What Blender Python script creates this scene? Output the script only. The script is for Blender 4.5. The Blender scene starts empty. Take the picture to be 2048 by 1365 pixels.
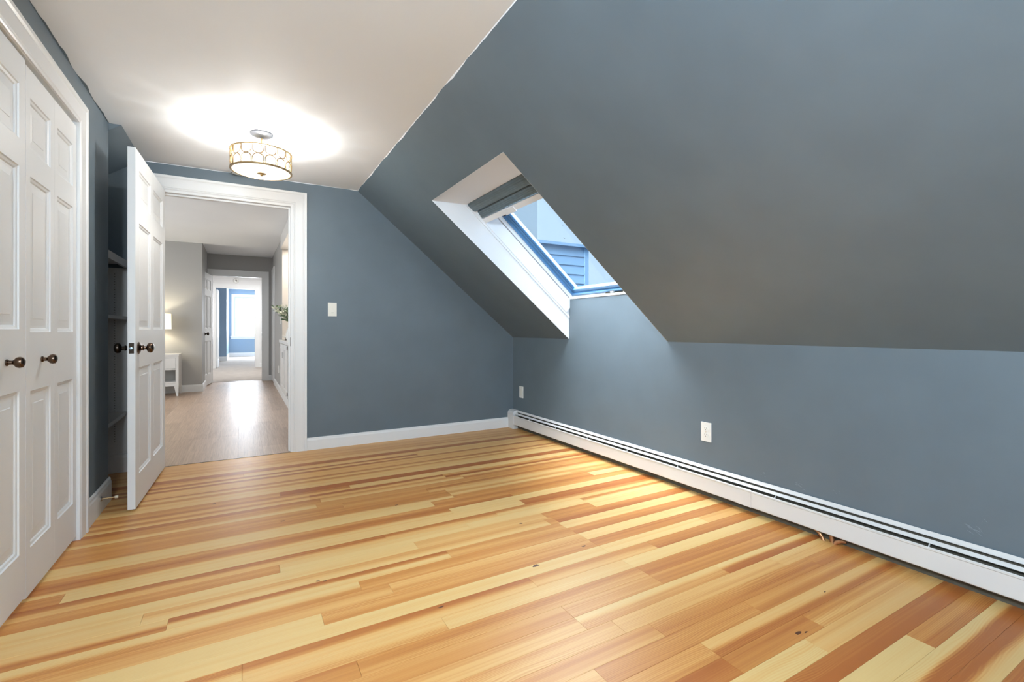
import bpy, bmesh, math, random
from mathutils import Vector, Matrix, noise
R = math.radians
scn = bpy.context.scene
COL = scn.collection
random.seed(7)

# ------------------------------------------------------------------ camera
cam_d = bpy.data.cameras.new('camera')
cam = bpy.data.objects.new('camera', cam_d); COL.objects.link(cam)
cam.location = (0, 0, 1.0)
cam.rotation_euler = (R(90), 0, -R(29.66))
cam_d.sensor_width = 36.0
cam_d.lens = 948.1 / 2048 * 36
cam_d.shift_y = (659.6 - 682.5) / 2048
cam_d.clip_start = 0.02; cam_d.clip_end = 200
scn.camera = cam

# ------------------------------------------------------------------ colour management, sky, lights
vs = scn.view_settings
vs.view_transform = 'Standard'; vs.look = 'None'; vs.gamma = 1.0; vs.use_curve_mapping = False
vs.exposure = 0.08
w = bpy.data.worlds.new('sky'); scn.world = w; w.use_nodes = True
nt = w.node_tree; nt.nodes.clear()
wo = nt.nodes.new('ShaderNodeOutputWorld'); bg = nt.nodes.new('ShaderNodeBackground')
tc = nt.nodes.new('ShaderNodeTexCoord'); nz = nt.nodes.new('ShaderNodeTexNoise'); cr = nt.nodes.new('ShaderNodeValToRGB')
nz.inputs['Scale'].default_value = 1.6; nz.inputs['Detail'].default_value = 3
cr.color_ramp.elements[0].position = .3; cr.color_ramp.elements[0].color = (.50, .74, 1.0, 1)
cr.color_ramp.elements[1].position = .7; cr.color_ramp.elements[1].color = (.80, .92, 1.0, 1)
nt.links.new(tc.outputs['Generated'], nz.inputs['Vector']); nt.links.new(nz.outputs['Fac'], cr.inputs['Fac'])
nt.links.new(cr.outputs['Color'], bg.inputs['Color']); bg.inputs['Strength'].default_value = 1.05
nt.links.new(bg.outputs[0], wo.inputs[0])

def light(name, kind, loc, power, color=(1, 1, 1), size=.1, size_y=None, aim=None, **kw):
    d = bpy.data.lights.new(name, kind); o = bpy.data.objects.new(name, d); COL.objects.link(o)
    d.energy = power; d.color = color; o.location = loc
    if kind == 'AREA':
        d.shape = 'RECTANGLE'; d.size = size; d.size_y = size_y or size
    elif kind == 'POINT': d.shadow_soft_size = size
    elif kind == 'SUN': d.angle = size
    if kind == 'AREA': o.visible_camera = True
    if aim is not None:
        o.rotation_euler = Vector(aim).to_track_quat('-Z', 'Y').to_euler()
    return o
# daylight of a bright hazy sky falling through the skylight (very broad sun disc)
light('hazy_sun', 'SUN', (4, 3, 6), 80.0, (1.0, .975, .93), size=R(108), aim=(.70, -.28, -.65))
# fill light added behind the camera, before the unseen rear wall
light('rear_fill', 'AREA', (.9, -2.1, 1.35), 25, (.76, .90, 1.0), 2.2, 1.5, aim=(0, 1, .05))
light('side_fill', 'AREA', (-.48, -.35, 1.85), 92, (.74, .88, 1.0), .6, .6, aim=(.85, .48, .0))  # unseen lamp added to brighten the slope and knee wall
light('open_sky', 'SUN', (5, 5, 6), 8.5, (1.0, .97, .94), size=R(52), aim=(-.50, -.60, -.62))
# fill lights added in hall, landing and bedroom side; daylight at the bedroom window
light('hall_fill', 'AREA', (-2.9, 6.6, 1.5), 62, (.90, .96, 1.0), 2.4, 1.5, aim=(1, 0, 0))  # added fill out of view, no window is built here
light('landing_fill', 'AREA', (.2, 12.4, 2.40), 55, (1.0, .99, .98), 1.2, 2.4, aim=(0, 0, -1))  # added fill panel under the landing ceiling
light('bedroom_window_daylight', 'AREA', (.38, 20.62, 1.5), 260, (1.0, 1.0, 1.0), 1.5, 1.7, aim=(0, -1, 0))
light('bedroom_side_fill', 'AREA', (2.8, 17.5, 1.5), 90, (1.0, 1.0, 1.0), 2.0, 1.5, aim=(-1, 0, 0))  # added fill from the unseen right side of the bedroom

# ------------------------------------------------------------------ helpers
def tag(o, label=None, cat=None, group=None, kind=None):
    if label: o['label'] = label
    if cat: o['category'] = cat
    if group: o['group'] = group
    if kind: o['kind'] = kind
    return o
def empty(name, loc=(0, 0, 0), rz=0, parent=None, **kw):
    o = bpy.data.objects.new(name, None); COL.objects.link(o)
    o.location = loc; o.rotation_euler = (0, 0, rz); o.empty_display_size = .05
    if parent: o.parent = parent
    return tag(o, **kw)
def obj(name, bm, mat, parent=None, bevel=0, smooth=False, **kw):
    if bevel:
        bmesh.ops.bevel(bm, geom=[e for e in bm.edges if len(e.link_faces) == 2 and e.calc_face_angle(0) > .5],
                        offset=bevel, segments=1, affect='EDGES', profile=.5)
    bmesh.ops.recalc_face_normals(bm, faces=bm.faces)
    me = bpy.data.meshes.new(name); bm.to_mesh(me); bm.free()
    if smooth:
        for p in me.polygons: p.use_smooth = True
        me.set_sharp_from_angle(angle=R(40))
    me.materials.append(mat)
    o = bpy.data.objects.new(name, me); COL.objects.link(o)
    if parent: o.parent = parent
    return tag(o, **kw)
def box(bm, x0, x1, y0, y1, z0, z1):
    v = [bm.verts.new(p) for p in ((x0,y0,z0),(x1,y0,z0),(x1,y1,z0),(x0,y1,z0),(x0,y0,z1),(x1,y0,z1),(x1,y1,z1),(x0,y1,z1))]
    for f in ((0,3,2,1),(4,5,6,7),(0,1,5,4),(1,2,6,5),(2,3,7,6),(3,0,4,7)): bm.faces.new([v[i] for i in f])
    return v
def B(*bxs):
    bm = bmesh.new()
    for b in bxs: box(bm, *b)
    return bm
def prism(bm, pts, a0, a1, axis='Y'):
    """polygon pts in the plane square to axis, pulled from a0 to a1"""
    def P(p, a): return {'Y': (p[0], a, p[1]), 'X': (a, p[0], p[1]), 'Z': (p[0], p[1], a)}[axis]
    A = [bm.verts.new(P(p, a0)) for p in pts]; Bv = [bm.verts.new(P(p, a1)) for p in pts]
    n = len(pts)
    bm.faces.new(A); bm.faces.new(Bv[::-1])
    for i in range(n): bm.faces.new((A[i], A[(i+1) % n], Bv[(i+1) % n], Bv[i]))
    return bm
def lathe(bm, prof, n=24, M=None, closed=False):
    rings = []
    for r, z in prof:
        if r < 1e-6: rings.append([bm.verts.new((0, 0, z))])
        else: rings.append([bm.verts.new((r*math.cos(2*math.pi*i/n), r*math.sin(2*math.pi*i/n), z)) for i in range(n)])
    for a, b in zip(rings, rings[1:]):
        for i in range(n):
            j = (i+1) % n
            if len(a) == 1 and len(b) == 1: continue
            if len(a) == 1: bm.faces.new((a[0], b[j], b[i]))
            elif len(b) == 1: bm.faces.new((a[i], a[j], b[0]))
            else: bm.faces.new((a[i], a[j], b[j], b[i]))
    if M is not None: bmesh.ops.transform(bm, matrix=M, verts=[v for r_ in rings for v in r_])
    return bm
def tube(bm, pts, r, n=10, caps=True):
    pts = [Vector(p) for p in pts]; rings = []
    up = Vector((0, 0, 1))
    for i, p in enumerate(pts):
        t = (pts[min(i+1, len(pts)-1)] - pts[max(i-1, 0)]).normalized()
        s = t.cross(up)
        if s.length < 1e-3: s = t.cross(Vector((1, 0, 0)))
        s.normalize(); u2 = s.cross(t)
        rr = r[i] if isinstance(r, (list, tuple)) else r
        rings.append([bm.verts.new(p + rr*(s*math.cos(2*math.pi*k/n) + u2*math.sin(2*math.pi*k/n))) for k in range(n)])
    for a, b in zip(rings, rings[1:]):
        for k in range(n): bm.faces.new((a[k], a[(k+1) % n], b[(k+1) % n], b[k]))
    if caps: bm.faces.new(rings[0][::-1]); bm.faces.new(rings[-1])
    return bm

# ------------------------------------------------------------------ materials
def mat(name, col, rough=.5, metal=0, spec=.5, bump=0, bscale=300, var=0, vscale=3, emit=None, estr=0, coat=0, aniso=None):
    m = bpy.data.materials.new(name); m.use_nodes = True; N = m.node_tree; b = N.nodes['Principled BSDF']
    b.inputs['Base Color'].default_value = (*col, 1); b.inputs['Roughness'].default_value = rough
    b.inputs['Metallic'].default_value = metal; b.inputs['Specular IOR Level'].default_value = spec
    b.inputs['Coat Weight'].default_value = coat
    if emit: b.inputs['Emission Color'].default_value = (*emit, 1); b.inputs['Emission Strength'].default_value = estr
    if bump or var:
        g = N.nodes.new('ShaderNodeNewGeometry')
    if bump:
        n = N.nodes.new('ShaderNodeTexNoise'); n.inputs['Scale'].default_value = bscale; n.inputs['Detail'].default_value = 3
        k = N.nodes.new('ShaderNodeBump'); k.inputs['Strength'].default_value = bump; k.inputs['Distance'].default_value = .002
        N.links.new(g.outputs['Position'], n.inputs['Vector']); N.links.new(n.outputs['Fac'], k.inputs['Height']); N.links.new(k.outputs[0], b.inputs['Normal'])
    if var:
        n = N.nodes.new('ShaderNodeTexNoise'); n.inputs['Scale'].default_value = vscale; n.inputs['Detail'].default_value = 5
        r = N.nodes.new('ShaderNodeMapRange'); r.inputs['From Min'].default_value = .3; r.inputs['From Max'].default_value = .7
        r.inputs['To Min'].default_value = 1-var; r.inputs['To Max'].default_value = 1+var
        mx = N.nodes.new('ShaderNodeMix'); mx.data_type = 'RGBA'; mx.blend_type = 'MULTIPLY'; mx.inputs['Factor'].default_value = 1
        mx.inputs[6].default_value = (*col, 1)
        N.links.new(g.outputs['Position'], n.inputs['Vector']); N.links.new(n.outputs['Fac'], r.inputs['Value'])
        N.links.new(r.outputs[0], mx.inputs[7]); N.links.new(mx.outputs[2], b.inputs['Base Color'])
    return m
M = {}
M['slate'] = mat('slate_blue_paint', (.124, .162, .192), .42, bump=.06, bscale=260, var=.05, vscale=4)
M['ceiling'] = mat('ceiling_paint', (.88, .91, .94), .7, bump=.08, bscale=90, var=.015, vscale=2)
M['trim'] = mat('white_trim_paint', (.80, .81, .81), .34, bump=.03, bscale=60)
M['door'] = mat('white_door_paint', (.84, .86, .87), .42, bump=.05, bscale=140)
M['well'] = mat('white_well_paint', (.77, .80, .83), .5, bump=.05, bscale=120)
M['heater'] = mat('heater_enamel', (.70, .70, .69), .28)
M['dark'] = mat('dark_cavity', (.035, .034, .03), .7)
M['backplate'] = mat('dusty_backplate_and_shade', (.11, .10, .075), .7, var=.2, vscale=30)
M['bronze'] = mat('aged_bronze', (.13, .085, .06), .22, metal=1)
M['bronzedark'] = mat('dark_bronze', (.06, .045, .035), .3, metal=1)
M['brass'] = mat('brushed_brass', (.62, .47, .26), .3, metal=1)
M['steel'] = mat('bright_steel', (.75, .74, .72), .22, metal=1)
M['latchblue'] = mat('latch_bolt_metal', (.45, .65, .80), .25, metal=1)
M['plate'] = mat('switch_plastic', (.80, .80, .76), .3)
M['platecream'] = mat('cream_plastic', (.78, .77, .70), .3)
M['slot'] = mat('slot_black', (.02, .02, .02), .6)
M['copper'] = mat('tarnished_copper', (.52, .27, .14), .38, metal=.8, var=.3, vscale=60)
M['sash'] = mat('sky_tinted_sash', (.11, .27, .50), .3)  # white sash; blue sky light is put into the base colour
M['sashseal'] = mat('sky_tinted_gasket', (.03, .09, .18), .5)  # blue sky tint put into the colour of the glazing stop
M['blind'] = mat('slate_blind_fabric', (.12, .165, .19), .6, bump=.3, bscale=200, var=.12, vscale=25)
M['hallwall'] = mat('greige_paint', (.41, .408, .40), .55, bump=.06, bscale=200)
M['hallwhite'] = mat('white_wall_paint', (.78, .78, .78), .6)
M['bluewall'] = mat('cornflower_paint', (.25, .355, .475), .55)
M['niche'] = mat('niche_beige_paint', (.56, .51, .46), .55)
M['furn'] = mat('white_furniture_lacquer', (.72, .71, .69), .3)
M['shade'] = mat('lamp_shade_linen', (.85, .80, .65), .8, emit=(1.0, .86, .58), estr=1.3)
M['diff'] = mat('drum_diffuser', (.9, .88, .8), .6, emit=(1.0, .94, .78), estr=8)
M['bowl'] = mat('frosted_glass_bowl', (.9, .88, .8), .4, emit=(1.0, .95, .82), estr=4.5)
def shade_mat(name, col, emit, estr, tr):
    m = mat(name, col, .7, emit=emit, estr=estr); N = m.node_tree; o = N.nodes['Material Output']; b = N.nodes['Principled BSDF']
    mx = N.nodes.new('ShaderNodeMixShader'); t = N.nodes.new('ShaderNodeBsdfTransparent'); mx.inputs[0].default_value = tr
    N.links.new(b.outputs[0], mx.inputs[1]); N.links.new(t.outputs[0], mx.inputs[2]); N.links.new(mx.outputs[0], o.inputs[0]); return m
M['diff'] = shade_mat('sheer_drum_fabric', (.03, .03, .025), (1.0, .93, .74), 1.7, .62)
M['bowl'] = shade_mat('frosted_glass_bowl', (.03, .03, .025), (1.0, .95, .82), 2.0, .40)
M['canopynickel'] = mat('brushed_nickel', (.06, .065, .075), .3, metal=.3)
M['siding'] = mat('blue_tinted_siding', (.085, .165, .265), .6)  # white siding with the blue tint of the daylight put into its colour
M['roofing'] = mat('blue_tinted_shingle', (.08, .15, .24), .8)  # roof edge carries the same blue tint as the siding
M['shelfwhite'] = mat('shelf_paint', (.62, .60, .58), .45)
M['ceramic'] = mat('white_ceramic', (.82, .82, .80), .15)
M['stem'] = mat('green_stem', (.10, .16, .06), .6)
M['leaf'] = mat('dusty_green_leaf', (.17, .24, .15), .55, var=.3, vscale=30)
M['leafpale'] = mat('pale_cream_leaf', (.62, .62, .50), .55)
M['rubber'] = mat('cream_rubber', (.70, .62, .48), .5)
M['concrete'] = mat('subfloor_grey', (.16, .13, .1), .8)

def glass_mat():
    m = bpy.data.materials.new('window_glass'); m.use_nodes = True; N = m.node_tree; N.nodes.clear()
    o = N.nodes.new('ShaderNodeOutputMaterial'); mx = N.nodes.new('ShaderNodeMixShader')
    t = N.nodes.new('ShaderNodeBsdfTransparent'); g = N.nodes.new('ShaderNodeBsdfGlossy'); g.inputs['Roughness'].default_value = .03
    t.inputs['Color'].default_value = (.90, .95, 1.0, 1)
    f = N.nodes.new('ShaderNodeLayerWeight'); f.inputs['Blend'].default_value = .5
    p = N.nodes.new('ShaderNodeMath'); p.operation = 'POWER'; p.inputs[1].default_value = 5
    q = N.nodes.new('ShaderNodeMath'); q.operation = 'MULTIPLY_ADD'; q.inputs[1].default_value = .5; q.inputs[2].default_value = .03
    N.links.new(f.outputs['Facing'], p.inputs[0]); N.links.new(p.outputs[0], q.inputs[0]); N.links.new(q.outputs[0], mx.inputs[0]); N.links.new(t.outputs[0], mx.inputs[1]); N.links.new(g.outputs[0], mx.inputs[2]); N.links.new(mx.outputs[0], o.inputs[0])
    return m
M['glass'] = glass_mat()

def node(N, kind, **kw):
    n = N.nodes.new(kind)
    for k, v in kw.items():
        if k in n.inputs.keys(): n.inputs[k].default_value = v
        else: setattr(n, k, v)
    return n
def math_(N, op, a, b=None, c=None):
    n = N.nodes.new('ShaderNodeMath'); n.operation = op
    for i, v in enumerate((a, b, c)):
        if v is None: continue
        if isinstance(v, (int, float)): n.inputs[i].default_value = v
        else: N.links.new(v, n.inputs[i])
    return n.outputs[0]
def fir_floor():
    m = bpy.data.materials.new('fir_boards'); m.use_nodes = True; N = m.node_tree; b = N.nodes['Principled BSDF']
    g = N.nodes.new('ShaderNodeNewGeometry'); sep = N.nodes.new('ShaderNodeSeparateXYZ'); N.links.new(g.outputs['Position'], sep.inputs[0])
    def at(nm):
        a = N.nodes.new('ShaderNodeAttribute'); a.attribute_type = 'OBJECT'; a.attribute_name = nm; return a.outputs['Fac']
    tn, tf, y0, sd = at('tone_near'), at('tone_far'), at('edge'), at('seed')
    x, y = sep.outputs[0], sep.outputs[1]
    v = math_(N, 'DIVIDE', math_(N, 'SUBTRACT', y, y0), .0765)
    def cmb(a, b_, c_):
        c = N.nodes.new('ShaderNodeCombineXYZ')
        for i, q in enumerate((a, b_, c_)):
            if isinstance(q, (int, float)): c.inputs[i].default_value = q
            else: N.links.new(q, c.inputs[i])
        return c.outputs[0]
    def noise_(vec, sc, det=3, rgh=.5, dist=0):
        n = node(N, 'ShaderNodeTexNoise', Scale=sc, Detail=det, Roughness=rgh, Distortion=dist); N.links.new(vec, n.inputs['Vector']); return n.outputs['Fac']
    # slow wander of the sapwood line along the board
    wander = math_(N, 'MULTIPLY', math_(N, 'SUBTRACT', noise_(cmb(math_(N, 'MULTIPLY', x, .9), 0, sd), 1.0, 2), .5), .7)
    sm = N.nodes.new('ShaderNodeMapRange'); sm.interpolation_type = 'SMOOTHSTEP'
    sm.inputs['From Min'].default_value = .28; sm.inputs['From Max'].default_value = .72
    N.links.new(math_(N, 'ADD', v, wander), sm.inputs['Value'])
    tone = math_(N, 'ADD', math_(N, 'MULTIPLY', tn, math_(N, 'SUBTRACT', 1.0, sm.outputs[0])), math_(N, 'MULTIPLY', tf, sm.outputs[0]))
    # streaks
    s1 = noise_(cmb(math_(N, 'MULTIPLY', x, .55), math_(N, 'MULTIPLY', y, 42), sd), 1.0, 4, .6)
    s2 = noise_(cmb(math_(N, 'MULTIPLY', x, 2.2), math_(N, 'MULTIPLY', y, 260), sd), 1.0, 3, .6)
    tone = math_(N, 'ADD', tone, math_(N, 'MULTIPLY', math_(N, 'SUBTRACT', s1, .5), .8))
    # growth rings, flowing along the board
    warp = noise_(cmb(math_(N, 'MULTIPLY', x, 1.8), math_(N, 'MULTIPLY', y, 9), sd), 1.0, 2)
    ring = math_(N, 'SINE', math_(N, 'ADD', math_(N, 'MULTIPLY', y, 900), math_(N, 'MULTIPLY', warp, 70)))
    ringmask = noise_(cmb(math_(N, 'MULTIPLY', x, .8), math_(N, 'MULTIPLY', y, 7), sd), 1.3, 1)
    rm = N.nodes.new('ShaderNodeMapRange'); rm.inputs['From Min'].default_value = .42; rm.inputs['From Max'].default_value = .68; rm.inputs['To Max'].default_value = .11
    N.links.new(ringmask, rm.inputs['Value'])
    tone = math_(N, 'ADD', tone, math_(N, 'MULTIPLY', ring, rm.outputs[0]))
    tone = math_(N, 'ADD', tone, math_(N, 'MULTIPLY', math_(N, 'SUBTRACT', s2, .5), .22))
    r = N.nodes.new('ShaderNodeValToRGB'); e = r.color_ramp.elements
    e[0].position = 0; e[0].color = (.72, .49, .20, 1); e[1].position = 1; e[1].color = (.40, .125, .03, 1)
    q = e.new(.35); q.color = (.69, .385, .13, 1); q = e.new(.62); q.color = (.57, .25, .065, 1)
    N.links.new(tone, r.inputs['Fac']); N.links.new(r.outputs[0], b.inputs['Base Color'])
    b.inputs['Roughness'].default_value = .38; b.inputs['Specular IOR Level'].default_value = .4
    bp = node(N, 'ShaderNodeBump', Strength=.05, Distance=.002); N.links.new(s2, bp.inputs['Height']); N.links.new(bp.outputs[0], b.inputs['Normal'])
    return m
M['fir'] = fir_floor()
def vinyl_floor():
    m = bpy.data.materials.new('greyed_oak_planks'); m.use_nodes = True; N = m.node_tree; b = N.nodes['Principled BSDF']
    g = N.nodes.new('ShaderNodeNewGeometry'); mp = node(N, 'ShaderNodeMapping'); mp.inputs['Scale'].default_value = (95, 3.4, 1)
    N.links.new(g.outputs['Position'], mp.inputs[0])
    n = node(N, 'ShaderNodeTexNoise', Scale=1, Detail=5, Roughness=.65, Distortion=.8); N.links.new(mp.outputs[0], n.inputs['Vector'])
    a = N.nodes.new('ShaderNodeAttribute'); a.attribute_type = 'OBJECT'; a.attribute_name = 'tone'
    s = math_(N, 'ADD', math_(N, 'MULTIPLY', math_(N, 'SUBTRACT', n.outputs['Fac'], .5), 1.1), a.outputs['Fac'])
    r = N.nodes.new('ShaderNodeValToRGB'); e = r.color_ramp.elements
    e[0].position = .1; e[0].color = (.22, .135, .085, 1); e[1].position = .9; e[1].color = (.58, .42, .31, 1)
    N.links.new(s, r.inputs['Fac']); N.links.new(r.outputs[0], b.inputs['Base Color']); b.inputs['Roughness'].default_value = .36
    bp = node(N, 'ShaderNodeBump', Strength=.25, Distance=.002); N.links.new(n.outputs['Fac'], bp.inputs['Height']); N.links.new(bp.outputs[0], b.inputs['Normal'])
    return m
M['vinyl'] = vinyl_floor()
M['carpet'] = mat('pale_carpet', (.38, .34, .305), .95, bump=.6, bscale=120, var=.08, vscale=6)

# ------------------------------------------------------------------ key dimensions
XL, XR, YB, ZC = -.68, 2.43, 4.25, 2.21          # left wall, knee wall, back wall, ceiling
YR = -2.2                                         # rear wall, behind the camera
KX, KZ = .871, .92                                # slope starts at (KX, ZC), lands at (XR, KZ)
SD = Vector((XR-KX, KZ-ZC)).normalized()          # down the slope (x, z)
SN = Vector((-SD[1], SD[0]))                      # outwards (x, z)
WT = .12
def SP(s, o): return (KX + SD[0]*s + SN[0]*o, ZC + SD[1]*s + SN[1]*o)
SL = math.hypot(XR-KX, KZ-ZC)
W0, W1 = 2.20, 3.285                              # skylight well in Y
S0 = .425

# ================================================================== STRUCTURE: the room
floor = obj('floor', B((-1.3, XR+.02, YR, YB+.001, -.06, -.021)), M['concrete'], kind='structure', label='honey and red-brown fir strip floor of the blue room')
BWID = .0765
def boardmesh(x0, x1, y0, y1, gap=.0003, ch=.0004):
    bm = bmesh.new(); x0 += gap; x1 -= gap; y0 += gap; y1 -= gap
    b = [bm.verts.new(p) for p in ((x0,y0,-.02),(x1,y0,-.02),(x1,y1,-.02),(x0,y1,-.02))]
    m_ = [bm.verts.new(p) for p in ((x0,y0,-ch),(x1,y0,-ch),(x1,y1,-ch),(x0,y1,-ch))]
    t = [bm.verts.new(p) for p in ((x0+ch,y0+ch,0),(x1-ch,y0+ch,0),(x1-ch,y1-ch,0),(x0+ch,y1-ch,0))]
    for i in range(4):
        j = (i+1) % 4
        bm.faces.new((b[i], b[j], m_[j], m_[i])); bm.faces.new((m_[i], m_[j], t[j], t[i]))
    bm.faces.new(t); bm.faces.new(b[::-1])
    return bm
# rows counted from y = 1.782; each segment: (right end x, tone at the near edge, tone at the far edge)
E_ = 9.0
ROWS = {
 32: [(.37, .35, .3), (E_, .4, .45)], 31: [(E_, .35, .45)], 30: [(E_, .45, .4)], 29: [(E_, .5, .4)], 28: [(1.3, .5, .45), (E_, .6, .4)],
 27: [(E_, .2, .3)], 26: [(E_, .85, .8)], 25: [(.01, .3, .5), (1.22, .15, .3), (E_, .3, .2)], 24: [(1.22, .15, .85), (E_, .2, .25)],
 23: [(1.37, .3, .85), (E_, .35, .8)], 22: [(E_, .3, .35)], 21: [(E_, .15, .75)], 20: [(E_, .2, .6)], 19: [(E_, .15, .25)],
 18: [(.2, .45, .6), (E_, .95, .9)], 17: [(.596, .3, .7), (E_, .1, .2)], 16: [(.35, .2, .6), (1.2, .3, .95), (E_, .9, .5)],
 15: [(.4, .6, .75), (1.3, .15, .5), (E_, .7, .2)], 14: [(.365, .15, .5), (E_, .55, .5)], 13: [(.5, .55, .5), (1.0, .5, .55), (E_, .3, .7)],
 12: [(1.1, .6, .5), (E_, .45, .15)], 11: [(1.1, .1, .6), (2.0, .6, .2), (E_, .65, .4)], 10: [(.95, .15, .1), (2.1, .7, .55), (E_, .1, .1)],
 9: [(1.417, .75, .5), (E_, .5, .6)], 8: [(1.0, .2, .7), (E_, .12, .1)], 7: [(-.58, .65, .6), (1.41, .12, .1), (E_, .9, .8)],
 6: [(.6, .35, .8), (1.2, .25, .7), (E_, .2, .65)], 5: [(.137, .6, .55), (1.0, .1, .15), (1.737, .15, .1), (E_, .1, .7)],
 4: [(.7, .15, .1), (1.41, .3, .4), (1.737, .6, .65), (E_, .1, .2)], 3: [(-.3, .2, .2), (1.378, .15, .45), (1.43, .5, .5), (E_, .8, .65)],
 2: [(-.22, .75, .2), (.8, .15, .8), (1.42, .4, .5), (E_, .15, .1)], 1: [(.4, .55, .1), (1.425, .5, .55), (E_, .7, .6)],
 0: [(.5, .4, .55), (1.43, .5, .35), (2.0, .15, .1), (E_, .12, .15)], -1: [(.242, .1, .08), (1.43, .6, .5), (E_, .65, .7)],
 -2: [(1.43, .12, .1), (2.107, .1, .15), (E_, .3, .4)], -3: [(.0, .2, .7), (1.0, .3, .75), (1.655, .35, .6), (E_, .75, .65)],
 -4: [(.6, .45, .25), (1.43, .2, .25), (E_, .1, .1)], -5: [(.3, .65, .6), (1.44, .45, .65), (E_, .7, .65)], -6: [(1.0, .6, .45), (1.44, .55, .5), (E_, .65, .6)],
 -7: [(1.0, .4, .45), (1.74, .5, .2), (E_, .8, .12)], -8: [(1.1, .35, .45), (2.0, .4, .3), (E_, .35, .25)], -9: [(1.2, .45, .55), (2.137, .7, .5), (E_, .7, .6)],
 -10: [(.9, .45, .4), (1.6, .65, .6), (E_, .65, .55)], -11: [(1.27, .6, .55), (E_, .75, .3)], -12: [(.8, .4, .4), (1.268, .8, .8), (1.70, .6, .7), (E_, .4, .6)],
 -13: [(1.578, .15, .2), (E_, .3, .35)], -14: [(1.0, .5, .6), (E_, .85, .8)], -15: [(1.89, .1, .12), (E_, .7, .6)], -16: [(E_, .9, .15)],
 -17: [(1.2, .3, .4), (E_, .2, .9)], -18: [(E_, .85, .8)], -19: [(1.3, .3, .5), (E_, .6, .4)], -20: [(E_, .35, .6)], -21: [(1.1, .7, .6), (E_, .3, .2)],
}
rng = random.Random(3)
XF0, XF1 = -1.25, 2.432
for k in range(32, -22, -1):
    y0 = 1.782 + k*BWID; y1 = min(y0 + BWID, YB - .002)
    x = XF0 if y0 > 3.5 else XL - .03
    for (xe, tn, tf) in ROWS[k]:
        xe = min(xe, XF1)
        if xe - x < .02: continue
        o = obj('floor_board', boardmesh(x, xe, y0, y1), M['fir'], floor)
        o['tone_near'] = float(.45+(tn-.42)*1.3); o['tone_far'] = float(.45+(tf-.42)*1.3); o['edge'] = float(y0); o['seed'] = float(rng.uniform(0, 60))
        x = xe
bm = bmesh.new()
y = 1.782 - 21*BWID
while y - BWID > YR:
    t_ = boardmesh(XL-.03, rng.uniform(.2, 1.6), y-BWID, y); me_ = bpy.data.meshes.new('t'); t_.to_mesh(me_); t_.free(); bm.from_mesh(me_)
    xs = max(v.co.x for v in me_.vertices); t_ = boardmesh(xs, XF1, y-BWID, y); t_.to_mesh(me_); t_.free(); bm.from_mesh(me_)
    y -= BWID
o = obj('floor_boards_behind', bm, M['fir'], floor, kind='stuff'); o['tone_near'] = .35; o['tone_far'] = .55; o['edge'] = .1; o['seed'] = 3.0
# knots and nail holes in the boards
M['knot'] = mat('dark_knot', (.10, .035, .015), .5)
M['knothalo'] = mat('knot_halo', (.42, .20, .09), .35)
def knot(x, y, r, asp=1.8, m='knot'):
    bm = bmesh.new(); n = 12
    ring = [bm.verts.new((x + r*asp*math.cos(a)*(1+.25*math.sin(3*a+x*9)), y + r*math.sin(a)*(1+.25*math.cos(2*a+y*7)), .0003)) for a in [2*math.pi*i/n for i in range(n)]]
    low = [bm.verts.new((v.co.x, v.co.y, -.004)) for v in ring]
    bm.faces.new(ring)
    for i in range(n): bm.faces.new((ring[i], low[i], low[(i+1) % n], ring[(i+1) % n]))
    obj('knot', bm, M[m], floor)
for a in [(.183, 2.741, .006), (.371+1.0, 1.737, .006), (1.081, 1.694, .009), (.764, 2.670, .005), (.261, 2.019, .004), (.285, 2.005, .004),
          (-.140, 3.206, .006), (.623, 1.610, .004, 3), (1.591, .890, .007, 1.9), (1.618, .880, .003, 2.5), (1.93, .98, .003), (1.25, 2.10, .005)]:
    knot(*a)

# walls of the room
SLATE = M['slate']
DL, DR, DH = -.532, .362, 2.022                    # doorway to the hall
bm = B((-1.4, DL, YB, YB+WT, 0, 2.6), (DL, DR, YB, YB+WT, DH, 2.6), (DR, XR+.3, YB, YB+WT, 0, 2.6))
wall_back = obj('wall_back', bm, SLATE, kind='structure', label='slate blue end wall with the doorway to the hall')
CO, CI, CT = 3.085, 2.975, 1.985                   # closet casing outer, inner; head height
C0 = 1.755                                         # near side of the closet opening
bm = B((XL-.1, XL, CI, 3.58, 0, 2.4), (XL-.1, XL, C0, CI, CT, 2.4), (XL-.1, XL, YR, C0, 0, 2.4), (-1.3, XL-.1, 3.50, 3.58, 0, 2.4))
wall_left = obj('wall_left', bm, SLATE, kind='structure', label='slate blue left wall around the closet doors')
# closet interior behind the bifold doors
obj('wall_closet', B((-1.35, -1.28, 1.4, 3.5, 0, 2.4), (-1.28, XL-.1, 1.4, 1.44, 0, 2.4)), M['hallwhite'], kind='structure')
bm = bmesh.new(); box(bm, XR, XR+WT, YR, W0, 0, KZ+.01); box(bm, XR, XR+WT, W1, YB, 0, KZ+.01)
box(bm, XR, XR+WT, W0, W1, 0, 1.262)
wall_right = obj('wall_right', bm, SLATE, kind='structure', label='slate blue knee wall under the sloped ceiling')
RW = (.3, 1.6, .75, 1.95)  # unseen rear window, added to go with the fill light behind the camera
obj('wall_rear', B((-1.4, RW[0], YR-WT, YR, 0, 2.6), (RW[1], XR+.3, YR-WT, YR, 0, 2.6), (RW[0], RW[1], YR-WT, YR, 0, RW[2]), (RW[0], RW[1], YR-WT, YR, RW[3], 2.6)), SLATE, kind='structure')
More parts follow.
